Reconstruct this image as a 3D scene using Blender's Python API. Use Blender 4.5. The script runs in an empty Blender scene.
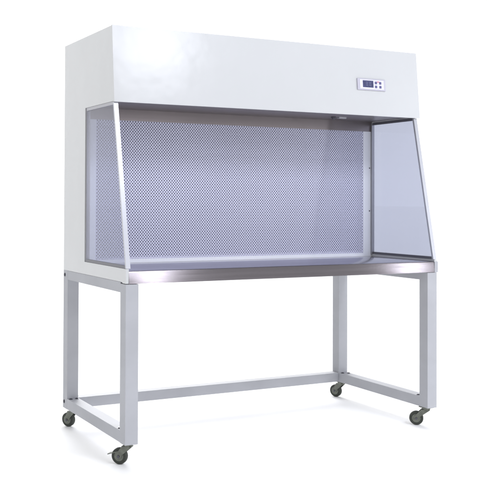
import bpy, bmesh, math, random
from mathutils import Vector, Matrix
S = bpy.context.scene
COL = S.collection

# ---------------------------------------------------------------- camera
yaw, pitch, roll = .4535, .0142, .0043
r = Vector((math.cos(yaw), -math.sin(yaw), 0)); f = Vector((math.sin(yaw), math.cos(yaw), 0)); u = Vector((0, 0, 1))
f, u = f*math.cos(pitch)+u*math.sin(pitch), -f*math.sin(pitch)+u*math.cos(pitch)
r, u = r*math.cos(roll)+u*math.sin(roll), -r*math.sin(roll)+u*math.cos(roll)
cam = bpy.data.cameras.new('camera'); co = bpy.data.objects.new('camera', cam); COL.objects.link(co)
co.matrix_world = Matrix(((r.x, u.x, -f.x, -1.3292), (r.y, u.y, -f.y, -3.158), (r.z, u.z, -f.z, .9148), (0, 0, 0, 1)))
cam.sensor_fit = 'HORIZONTAL'; cam.sensor_width = 36
cam.lens = 914.05*36/487
cam.shift_x = 66.7/487; cam.shift_y = -54.3/487
cam.clip_end = 400
S.camera = co

# ---------------------------------------------------------------- studio surroundings: bright backdrop side, dim room side
W_ = bpy.data.worlds.new('World'); S.world = W_; W_.use_nodes = True
nt = W_.node_tree; bg = nt.nodes['Background']
tc = nt.nodes.new('ShaderNodeTexCoord')
vm = nt.nodes.new('ShaderNodeVectorMath'); vm.operation = 'DOT_PRODUCT'; vm.inputs[1].default_value = (.5, .866, 0)
mr = nt.nodes.new('ShaderNodeMapRange'); mr.interpolation_type = 'SMOOTHSTEP'
mr.inputs['From Min'].default_value = .08; mr.inputs['From Max'].default_value = .72
mr.inputs['To Min'].default_value = .62; mr.inputs['To Max'].default_value = 1.38
nt.links.new(tc.outputs['Generated'], vm.inputs[0]); nt.links.new(vm.outputs['Value'], mr.inputs['Value'])
nt.links.new(mr.outputs['Result'], bg.inputs['Strength']); bg.inputs['Color'].default_value = (.985, .99, 1, 1)

def lamp(name, kind, loc, target, energy, color=(1, 1, 1), **k):
    l = bpy.data.lights.new(name, kind); l.energy = energy; l.color = color
    for a, b in k.items(): setattr(l, a, b)
    o = bpy.data.objects.new(name, l); COL.objects.link(o); o.location = loc
    o.rotation_euler = (Vector(target)-Vector(loc)).to_track_quat('-Z', 'Y').to_euler()
    return o
# added unseen low broad light from behind that burns the white floor out
lamp('backlight', 'SUN', (2.1, 6, 2.35), (.75, 0, 0), 3.7, angle=math.radians(44))
# soft lights in front, up high: one mirrored in the hood, one added as fill
lamp('front_soft_light', 'AREA', (2.0, -3.7, 2.95), (.5, 0, 1.5), 13, (.89, .91, 1), shape='RECTANGLE', size=.6, size_y=.45)
lamp('front_soft_light', 'AREA', (6.2, -3.2, 2.6), (1.2, 0, 1.3), 46, (.89, .91, 1), shape='RECTANGLE', size=1.0, size_y=1.0)
lamp('apron_highlight_lamp', 'AREA', (4.45, -3.6, 1.35), (1.36, 0, .63), 13, (.93, .94, 1), shape='RECTANGLE', size=.22, size_y=.9)  # added low lamps, these two, aimed to put highlights on the apron
lamp('apron_highlight_lamp', 'AREA', (1.85, -3.75, 1.35), (.12, 0, .63), 11, (.95, .95, 1), shape='RECTANGLE', size=.12, size_y=.9)
lamp('overhead_fill', 'AREA', (1.6, -3.6, 3.95), (1.0, .1, 1.4), 97, (.87, .90, 1), shape='RECTANGLE', size=1.6, size_y=.9)  # added unseen fill to brighten the hood front without mirroring in it
S.view_settings.view_transform = 'Standard'; S.view_settings.look = 'None'
S.view_settings.exposure = 0; S.view_settings.gamma = 1
S.cycles.max_bounces = 8; S.cycles.transparent_max_bounces = 12

# ---------------------------------------------------------------- materials
def mat(name, color, rough=.5, metal=0, bump=0, bscale=(60, 60, 60), vary=0, vscale=(3, 3, 3), coat=0, rvary=0, spec=.5):
    m = bpy.data.materials.new(name); m.use_nodes = True
    n = m.node_tree.nodes; L = m.node_tree.links; b = n['Principled BSDF']
    b.inputs['Base Color'].default_value = (*color, 1); b.inputs['Roughness'].default_value = rough
    b.inputs['Metallic'].default_value = metal; b.inputs['Coat Weight'].default_value = coat
    b.inputs['Coat Roughness'].default_value = .08; b.inputs['Specular IOR Level'].default_value = spec
    t = n.new('ShaderNodeTexCoord')
    def noise(sc, detail=3):
        mp = n.new('ShaderNodeMapping'); mp.inputs['Scale'].default_value = sc
        nz = n.new('ShaderNodeTexNoise'); nz.inputs['Scale'].default_value = 1; nz.inputs['Detail'].default_value = detail
        L.new(t.outputs['Object'], mp.inputs['Vector']); L.new(mp.outputs['Vector'], nz.inputs['Vector']); return nz
    if vary:
        nz = noise(vscale); mx = n.new('ShaderNodeMapRange')
        mx.inputs['To Min'].default_value = 1-vary; mx.inputs['To Max'].default_value = 1+vary
        mx.inputs['From Min'].default_value = .3; mx.inputs['From Max'].default_value = .7
        sc = n.new('ShaderNodeVectorMath'); sc.operation = 'SCALE'; sc.inputs[0].default_value = color
        L.new(nz.outputs['Fac'], mx.inputs['Value']); L.new(mx.outputs['Result'], sc.inputs['Scale'])
        L.new(sc.outputs['Vector'], b.inputs['Base Color'])
    if rvary:
        nz = noise(vscale); mx = n.new('ShaderNodeMapRange')
        mx.inputs['To Min'].default_value = rough-rvary; mx.inputs['To Max'].default_value = rough+rvary
        mx.inputs['From Min'].default_value = .3; mx.inputs['From Max'].default_value = .7
        L.new(nz.outputs['Fac'], mx.inputs['Value']); L.new(mx.outputs['Result'], b.inputs['Roughness'])
    if bump:
        nz = noise(bscale, 2); bp = n.new('ShaderNodeBump'); bp.inputs['Strength'].default_value = 1
        bp.inputs['Distance'].default_value = bump
        L.new(nz.outputs['Fac'], bp.inputs['Height']); L.new(bp.outputs['Normal'], b.inputs['Normal'])
    return m
M = {}
M['paint'] = mat('white_enamel', (.59, .60, .61), .19, bump=.0013, bscale=(8, 8, 8), vary=.012, spec=.5)
M['frame'] = mat('frame_enamel', (.44, .448, .478), .6, spec=.18, bump=.0002, bscale=(90, 90, 90), vary=.05, vscale=(6, 6, 9))
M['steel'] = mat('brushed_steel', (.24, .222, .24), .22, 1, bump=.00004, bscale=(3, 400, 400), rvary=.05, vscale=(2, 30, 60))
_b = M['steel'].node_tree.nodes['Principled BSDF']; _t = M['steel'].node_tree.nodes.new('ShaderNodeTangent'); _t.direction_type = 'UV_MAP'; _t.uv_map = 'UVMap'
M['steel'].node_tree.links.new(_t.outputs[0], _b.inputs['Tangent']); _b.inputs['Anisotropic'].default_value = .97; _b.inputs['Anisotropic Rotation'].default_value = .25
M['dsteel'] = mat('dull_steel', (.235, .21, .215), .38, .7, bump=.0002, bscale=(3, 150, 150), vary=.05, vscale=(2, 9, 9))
M['perf'] = mat('perforated_enamel', (.59, .60, .755), .35, .05, vary=.03, vscale=(2, 2, 2))
M['filter'] = mat('filter_cloth', (.55, .55, .66), .9)
M['trim'] = mat('trim_enamel', (.80, .82, .88), .4)
M['steel_top'] = mat('steel_lit_top', (.46, .45, .50), .2, 1, bump=.00004, bscale=(3, 400, 400), rvary=.05, vscale=(2, 30, 60))  # same steel as the apron, lightened to paint in the wall's reflection
M['channel'] = mat('pane_channel', (.16, .16, .18), .4, .4)
M['channel2'] = mat('pane_channel_grey', (.36, .36, .39), .35, .6)
M['edge'] = mat('aluminium_strip', (.47, .48, .52), .3, .35, bump=.0002, bscale=(80, 80, 5))
M['zinc'] = mat('zinc_plate', (.16, .17, .145), .5, .6, vary=.2, vscale=(60, 60, 60))
M['rubber'] = mat('dark_rubber', (.035, .04, .032), .7, vary=.2, vscale=(50, 50, 50))
M['bolt'] = mat('bolt_metal', (.10, .10, .12), .45, .6)
M['panelg'] = mat('panel_plastic', (.50, .49, .57), .35)
M['plate'] = mat('panel_plate', (.72, .71, .85), .35)
M['lcd'] = mat('display_dark', (.05, .055, .14), .25, vary=.35, vscale=(180, 180, 180))
M['btn'] = mat('button_dark', (.10, .10, .24), .4)
M['red'] = mat('indicator_red', (.65, .22, .30), .4)
M['seg'] = mat('display_segment', (.14, .15, .28), .4)
M['floor'] = mat('white_sweep', (.95, .95, .95), .9, spec=.2)
g = bpy.data.materials.new('clear_pane'); g.use_nodes = True
n = g.node_tree.nodes; L = g.node_tree.links; n.clear()
out = n.new('ShaderNodeOutputMaterial'); tr = n.new('ShaderNodeBsdfTransparent'); gl = n.new('ShaderNodeBsdfGlossy'); mx = n.new('ShaderNodeMixShader')
lw_ = n.new('ShaderNodeLayerWeight'); lw_.inputs['Blend'].default_value = .5
pw = n.new('ShaderNodeMath'); pw.operation = 'POWER'; pw.inputs[1].default_value = 5; L.new(lw_.outputs['Facing'], pw.inputs[0])
fr = n.new('ShaderNodeMath'); fr.operation = 'MULTIPLY_ADD'; fr.inputs[1].default_value = .9; fr.inputs[2].default_value = .03; L.new(pw.outputs[0], fr.inputs[0])
df = n.new('ShaderNodeBsdfDiffuse'); df.inputs['Color'].default_value = (.72, .74, .86, 1)
m2 = n.new('ShaderNodeMixShader'); m2.inputs[0].default_value = .04
tr.inputs['Color'].default_value = (.76, .77, .83, 1); gl.inputs['Roughness'].default_value = .03
L.new(tr.outputs[0], m2.inputs[1]); L.new(df.outputs[0], m2.inputs[2])
L.new(fr.outputs[0], mx.inputs[0]); L.new(m2.outputs[0], mx.inputs[1]); L.new(gl.outputs[0], mx.inputs[2]); L.new(mx.outputs[0], out.inputs[0])
M['glass'] = g
g2 = g.copy(); g2.name = 'tinted_pane'; M['glass2'] = g2
for nn in g2.node_tree.nodes:
    if nn.type == 'BSDF_TRANSPARENT': nn.inputs['Color'].default_value = (.745, .765, .83, 1)
    if nn.type == 'BSDF_DIFFUSE': nn.inputs['Color'].default_value = (.66, .68, .84, 1)
    if nn.type == 'MIX_SHADER' and not nn.inputs[0].is_linked: nn.inputs[0].default_value = .2

# ---------------------------------------------------------------- mesh helpers
def link(name, bm, m, parent=None, bevel=0, seg=2, smooth=False):
    if bevel:
        bmesh.ops.bevel(bm, geom=[e for e in bm.edges if len(e.link_faces) == 2 and e.calc_face_angle(0) > .5], offset=bevel, segments=seg, profile=.5, affect='EDGES')
    bmesh.ops.recalc_face_normals(bm, faces=bm.faces)
    me = bpy.data.meshes.new(name); bm.to_mesh(me); bm.free()
    for mm in (m if isinstance(m, list) else [m]): me.materials.append(mm)
    if smooth:
        for p in me.polygons: p.use_smooth = True
        me.set_sharp_from_angle(angle=math.radians(40))
    o = bpy.data.objects.new(name, me); COL.objects.link(o); o.parent = parent
    return o
def box(bm, x0, x1, y0, y1, z0, z1):
    v = [bm.verts.new((x, y, z)) for x in (x0, x1) for y in (y0, y1) for z in (z0, z1)]
    for q in ((0, 1, 3, 2), (4, 6, 7, 5), (0, 4, 5, 1), (2, 3, 7, 6), (0, 2, 6, 4), (1, 5, 7, 3)): bm.faces.new([v[i] for i in q])
def prism(bm, yz, x0, x1):
    a = [bm.verts.new((x0, y, z)) for y, z in yz]; b = [bm.verts.new((x1, y, z)) for y, z in yz]
    bm.faces.new(a); bm.faces.new(b[::-1])
    for i in range(len(yz)):
        j = (i+1) % len(yz); bm.faces.new((a[i], a[j], b[j], b[i]))
def tube(bm, a, b, r0, r1=None, seg=20, rings=None):
    """lathe along a->b; rings = [(t, radius)]"""
    a, b = Vector(a), Vector(b); r1 = r0 if r1 is None else r1
    rings = rings or [(0, r0), (1, r1)]
    q = (b-a).to_track_quat('Z', 'Y'); prev = None; first = None
    for t, rad in rings:
        c = a.lerp(b, t)
        cur = [bm.verts.new(c + q @ Vector((rad*math.cos(6.28318*k/seg), rad*math.sin(6.28318*k/seg), 0))) for k in range(seg)]
        if prev:
            for k in range(seg): bm.faces.new((prev[k], prev[(k+1) % seg], cur[(k+1) % seg], cur[k]))
        else: first = cur
        prev = cur
    bm.faces.new(first[::-1]); bm.faces.new(prev)
NB = bmesh.new
def B(name, m, dims, parent, bevel=.0015, seg=2):
    bm = NB(); box(bm, *dims); return link(name, bm, m, parent, bevel, seg)

# ---------------------------------------------------------------- setting
FZ = -.083
bm = NB(); vs = [bm.verts.new(p) for p in ((-60, -2.6, FZ), (120, -2.6, FZ), (120, 200, FZ), (-60, 200, FZ))]; bm.faces.new(vs)
fl = link('floor', bm, M['floor']); fl['kind'] = 'structure'

# ---------------------------------------------------------------- the bench
W, D, Bk = 1.5, .7104, .4465
Zt, Zh, Ztt, Zab, Zrb, Zs = 1.5994, 1.3009, .6497, .6017, .5664, .606
yt, yh, Zob, lw, ld, zq = .1489, .1217, .658, .0516, .0533, .0457
bench = bpy.data.objects.new('clean_bench', None); COL.objects.link(bench); bench.location = (.75, .36, FZ)
bench['label'] = 'white laminar flow clean bench with perforated back wall, glass sides and wheeled frame'
bench['category'] = 'clean bench'
bpy.context.view_layer.update()
PAR = bpy.data.objects.new  # noqa
_link = link
def link(name, bm, m, parent=None, bevel=0, seg=2, smooth=False):   # direct parts: geometry written in floor coordinates
    if parent is not None:
        org = parent.get('_o', None)
    o = _link(name, bm, m, parent, bevel, seg, smooth)
    if parent is bench: o.data.transform(Matrix.Translation(-bench.location))
    elif parent is not None: o.data.transform(Matrix.Translation(-bench.location))
    return o

# stand
for x0 in (0, W-lw):
    for y0 in (0, D-ld):
        B('leg', M['frame'], (x0, x0+lw, y0, y0+ld, 0, Zs if y0 else Zab-.002), bench, .003, 3)
    B('bottom_rail', M['frame'], (x0+.0004, x0+lw-.0004, ld, D-ld, .0004, zq), bench, .003, 3)
    B('top_rail', M['frame'], (x0+.0004, x0+lw-.0004, ld, D-ld, Zrb, Zs-.0005), bench, .002)
B('rear_rail', M['frame'], (lw, W-lw, D-ld+.004, D-.004, .001, zq), bench, .003, 3)
B('rear_rail', M['frame'], (lw, W-lw, D-.030, D-.004, Zrb, Zs), bench, .002)

def boltat(x, y, z, d):
    bm = NB(); d = Vector(d); p = Vector((x, y, z))
    tube(bm, p, p+d*.004, .0075, rings=[(0, .0085), (.25, .0085), (.3, .006), (.9, .006), (1, .0048)], seg=12)
    link('bolt', bm, M['bolt'], bench)
for x, ys in ((.012, (.083, .640)), (W-.040, (.075, .640)), (.040, (.075, .640)), (W-.012, (.083, .628))):
    for y in ys: boltat(x, y, zq, (0, 0, 1))
for z in (.028, .586): boltat(0, .693, z, (-1, 0, 0))

# casters
def caster(sx, sy, wx, wy, brake):
    top = NB(); box(top, sx-.023, sx+.023, sy-.023, sy+.023, -.004, -.0002)
    c = link('caster', top, M['zinc'], bench, .0008, 1)
    tr = Vector((wx-sx, wy-sy, 0)); t = tr.normalized(); ax = Vector((-t.y, t.x, 0))
    bm = NB(); tube(bm, (sx, sy, -.004), (sx, sy, -.016), .017, seg=24, rings=[(0, .012), (.1, .018), (.6, .018), (1, .014)])
    link('swivel', bm, M['zinc'], c, smooth=True)
    bm = NB(); C = Vector((wx, wy, -.052)); Sx = Vector((sx, sy, -.014))
    for s in (-1, 1):
        o0 = ax*s*.0135; o1 = ax*s*.0155
        pr = [Sx-t*.016, Sx+t*.022, C+t*.010+Vector((0, 0, .008)), C+t*.008-Vector((0, 0, .008)), C-t*.010-Vector((0, 0, .006)), C-t*.014+Vector((0, 0, .006))]
        a = [bm.verts.new(p+o0) for p in pr]; b = [bm.verts.new(p+o1) for p in pr]
        bm.faces.new(a); bm.faces.new(b[::-1])
        for i in range(6): bm.faces.new((a[i], a[(i+1) % 6], b[(i+1) % 6], b[i]))
    pr = [Sx-t*.016, Sx+t*.022]
    v = [bm.verts.new(p+ax*s*.0155+Vector((0, 0, dz))) for p in pr for s in (-1, 1) for dz in (0, .002)]
    for q in ((0, 1, 3, 2), (4, 6, 7, 5), (0, 4, 5, 1), (2, 3, 7, 6), (0, 2, 6, 4), (1, 5, 7, 3)): bm.faces.new([v[i] for i in q])
    link('fork', bm, M['zinc'], c)
    bm = NB(); R = .031
    tube(bm, C-ax*.011, C+ax*.011, R, seg=36, rings=[(0, .020), (0, R-.003), (.12, R-.0008), (.3, R), (.7, R), (.88, R-.0008), (1, R-.003), (1, .020)])
    link('wheel', bm, M['rubber'], c, smooth=True)
    bm = NB(); tube(bm, C-ax*.0128, C+ax*.0128, .017, seg=24, rings=[(0, .010), (.04, .0185), (.12, .0195), (.88, .0195), (.96, .0185), (1, .010)])
    link('hub', bm, M['zinc'], c, smooth=True)
    bm = NB(); tube(bm, C-ax*.019, C+ax*.019, .0055, seg=6); link('axle_bolt', bm, M['bolt'], c)
    if brake:
        bm = NB(); q = C+t*.012+Vector((0, 0, .016))
        pts = [(q-t*.01, .004), (q+t*.018-Vector((0, 0, .008)), .003), (q+t*.034-Vector((0, 0, .013)), .0035)]
        rows = []
        for p, h in pts: rows.append([bm.verts.new(p+ax*s*.012+Vector((0, 0, dz))) for s, dz in ((-1, 0), (1, 0), (1, h), (-1, h))])
        for a, b in zip(rows, rows[1:]):
            for k in range(4): bm.faces.new((a[k], a[(k+1) % 4], b[(k+1) % 4], b[k]))
        bm.faces.new(rows[0][::-1]); bm.faces.new(rows[-1]); link('brake_lever', bm, M['zinc'], c, .0008, 1)
caster(.028, .036, .004, .060, True)
caster(.034, .668, .020, .690, False)
caster(W-.030, .034, 1.438, .062, False)
caster(W-.026, .672, 1.462, .700, False)

# side panels: one C-shaped sheet each
for x0, x1 in ((.0, .012), (W-.012, W)):
    bm = NB()
    prism(bm, [(D, Zs+.0005), (D, Zt), (yt+.012, Zt), (yh+.012, Zh), (Bk, Zh), (Bk, Zob), (.001, Zob), (.001, Zab+.001), (.03, Zab+.001), (.04, Zs+.0005)], x0, x1)
    link('side_panel', bm, M['paint'], bench, .0018, 2)
# bent front cover of the head
bm = NB(); prism(bm, [(yt, Zt+.001), (yt+.0118, Zt+.001), (yh+.0118, Zh-.003), (yh, Zh-.003)], -.001, W+.0095)
link('front_cover', bm, M['paint'], bench, .0045, 4)
B('top_panel', M['paint'], (.012, W-.012, yt+.012, D, Zt-.012, Zt-.001), bench)
B('rear_panel', M['paint'], (.012, W-.012, D-.012, D-.001, Zs, Zt-.012), bench)
# underside of the head with its front lip
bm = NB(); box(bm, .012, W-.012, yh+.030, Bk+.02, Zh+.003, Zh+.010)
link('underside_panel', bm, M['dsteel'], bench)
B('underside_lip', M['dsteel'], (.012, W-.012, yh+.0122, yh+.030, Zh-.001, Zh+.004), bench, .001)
# back wall
PX0, PX1, PZ0, PZ1 = .048, 1.437, .664, 1.256
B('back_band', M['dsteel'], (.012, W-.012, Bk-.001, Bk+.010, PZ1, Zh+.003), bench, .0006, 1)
for a, b in ((.013, PX0), (PX1, W-.019)):
    B('back_trim', M['trim'], (a, b, Bk-.002, Bk+.010, PZ0, PZ1), bench, .0008, 1)
B('back_trim', M['trim'], (.013, W-.019, Bk-.002, Bk+.010, Ztt-.0005, PZ0), bench, .0008, 1)
for x in (1.474,):
    for z in (.869, 1.078):
        bm = NB(); tube(bm, (x, Bk-.002, z), (x, Bk-.0045, z), .0035, .0025, seg=10); link('screw', bm, M['bolt'], bench)
# perforated sheet with real holes
def perforated():
    a, b, R, dep = .0125, .0070, .0029, .0015
    nx = int(round((PX1-PX0)/a)); nz = int(round((PZ1-PZ0)/b)); a = (PX1-PX0)/nx; b = (PZ1-PZ0)/nz
    V = []; F = []
    def quad(*p):
        i = len(V); V.extend(p); F.append(tuple(range(i, i+len(p))))
    dirs = [(-1, -1), (0, -1), (1, -1), (1, 0), (1, 1), (0, 1), (-1, 1), (-1, 0)]
    hole = [(R*math.cos(math.radians(225+45*k)), R*math.sin(math.radians(225+45*k))) for k in range(8)]
    y = Bk
    for j in range(nz):
        cz = PZ0+(j+.5)*b; off = a/2 if j % 2 else 0
        if off:
            for x0, x1 in ((PX0, PX0+a/2), (PX1-a/2, PX1)):
                quad((x0, y, cz-b/2), (x1, y, cz-b/2), (x1, y, cz+b/2), (x0, y, cz+b/2))
        for i in range(nx-(1 if off else 0)):
            cx = PX0+(i+.5)*a+off; k0 = len(V)
            for dx, dz in dirs: V.append((cx+dx*a/2, y, cz+dz*b/2))
            for hx, hz in hole: V.append((cx+hx, y, cz+hz))
            for hx, hz in hole: V.append((cx+hx, y+dep, cz+hz))
            for k in range(8):
                l = (k+1) % 8
                F.append((k0+k, k0+l, k0+8+l, k0+8+k)); F.append((k0+8+k, k0+8+l, k0+16+l, k0+16+k))
    me = bpy.data.meshes.new('perforated_panel'); me.from_pydata(V, [], F); me.materials.append(M['perf'])
    me.transform(Matrix.Translation(-bench.location))
    o = bpy.data.objects.new('perforated_panel', me); COL.objects.link(o); o.parent = bench
    return o
pp = perforated()
# horizontally pleated filter: a fold stands behind every second row of holes
bm = NB(); nzr = int(round((PZ1-PZ0)/.0070)); bb = (PZ1-PZ0)/nzr; prev = None
for k in range(nzr+1):
    z = PZ0+(k+.5-.5*(k == 0))*bb; z = min(z, PZ1); y = Bk+(.0035 if k % 2 else .030)
    cur = [bm.verts.new((x, y, z)) for x in (PX0, PX1)]
    if prev: bm.faces.new((prev[0], prev[1], cur[1], cur[0]))
    prev = cur
link('filter', bm, M['filter'], pp)

# worktop
bm = NB()
prism(bm, [(-.001, Zab), (.0012, Ztt-.0075), (.003, Ztt-.002), (.0065, Ztt), (Bk+.0, Ztt-.001), (Bk, Ztt-.006), (.02, Ztt-.010), (.016, Zab)], .0125, W-.0125)
uv = bm.loops.layers.uv.new('UVMap')
for fc in bm.faces:
    for lp in fc.loops: lp[uv].uv = (lp.vert.co.x, lp.vert.co.y+lp.vert.co.z)
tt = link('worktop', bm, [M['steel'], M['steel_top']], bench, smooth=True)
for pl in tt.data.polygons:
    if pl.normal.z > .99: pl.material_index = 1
bm = NB(); prism(bm, [(-.001, Zab-.001), (-.001, Ztt-.003), (.006, Ztt+.001), (.012, Ztt+.001), (.012, Zab-.001)], W-.0125, W+.006)
link('corner_cap', bm, M['edge'], bench, .003, 3)

# side panes with their channels and slanting front strips
for s in (0, 1):
    def X(a, b): return (a, b) if s == 0 else (W-b, W-a)
    bm = NB(); prism(bm, [(Bk-.001, Zob+.004), (Bk-.001, Zh-.004), (yh+.014, Zh-.004), (.010, Zob+.004)], *X(.0045, .0085))
    p = link('glass_pane', bm, M['glass2' if s else 'glass'], bench)
    bm = NB(); prism(bm, [(.004, Zob+.0005), (Bk-.012, Zob+.0005), (Bk-.012, Zob+.012), (.010, Zob+.012)], *X(.002, .0125)); link('bottom_channel', bm, M['channel'], bench, .0008, 1)
    bm = NB(); prism(bm, [(yh+.022, Zh-.013), (Bk-.012, Zh-.013), (Bk-.012, Zh-.0005), (yh+.020, Zh-.0005)], *X(.002, .0125)); link('top_channel', bm, M['channel' if s else 'channel2'], bench, .0008, 1)  # same channel both sides; shade under the hood put into the right one's colour
    bm = NB(); box(bm, *X(.0035, .0185), Bk-.011, Bk-.0025, Zob+.001, Zh-.002); link('rear_channel', bm, M['channel2'], bench, .0008, 1)
    bm = NB(); prism(bm, [(.000, Zob+.001), (.010, Zob+.001), (yh+.020, Zh-.004), (yh+.010, Zh-.004)], *X(.001, .0185)); link('front_strip', bm, M['edge'], bench, .0015, 2)

# small lamp holder under the head
bm = NB(); tube(bm, (1.16, .305, Zh+.003), (1.16, .305, Zh-.008), .011, seg=20, rings=[(0, .012), (.3, .012), (.4, .009), (1, .008)])
link('sensor_knob', bm, M['bolt'], bench, smooth=True)
B('bracket', M['edge'], (1.185, 1.225, .295, .315, Zh-.003, Zh+.003), bench)

# control panel on the leaning front cover
def fy(z): return yt+(yh-yt)*(Zt-z)/(Zt-Zh)
cp0 = Vector((1.240, fy(1.4365), 1.4365)); tilt = math.atan2(yt-yh, Zt-Zh)
R3 = Matrix.Rotation(-tilt, 4, 'X')
def pbox(name, m, x0, x1, z0, z1, d0, d1, parent, bevel=.0006):
    bm = NB(); box(bm, x0, x1, -d1, -d0, z0, z1)
    bmesh.ops.transform(bm, matrix=Matrix.Translation(cp0) @ R3, verts=bm.verts)
    return link(name, bm, m, parent, bevel, 2)
cp = pbox('control_panel', M['panelg'], -.078, .078, -.0255, .0265, -.002, .006, bench, .002)
pbox('face_plate', M['plate'], -.066, .066, -.0205, .0215, .006, .0072, cp, .0004)
sc = pbox('display', M['lcd'], -.050, .008, -.0135, .0175, .0072, .0082, cp, .0004)
for i, (a, b) in enumerate(((-.034, -.022), (-.017, -.005))):
    for z in (-.004, .003, .010): pbox('display_segment', M['seg'], a, b, z-.0012, z+.0012, .0082, .0088, cp, 0)
for x in (.022, .046):
    for z in (-.009, .009):
        if x == .046 or True: pbox('button', M['btn'], x-.0055, x+.0055, z-.0055, z+.0055, .0072, .0098, cp, .001)
pbox('indicator', M['red'], .029, .040, .0115, .0165, .0072, .0082, cp, .0004)
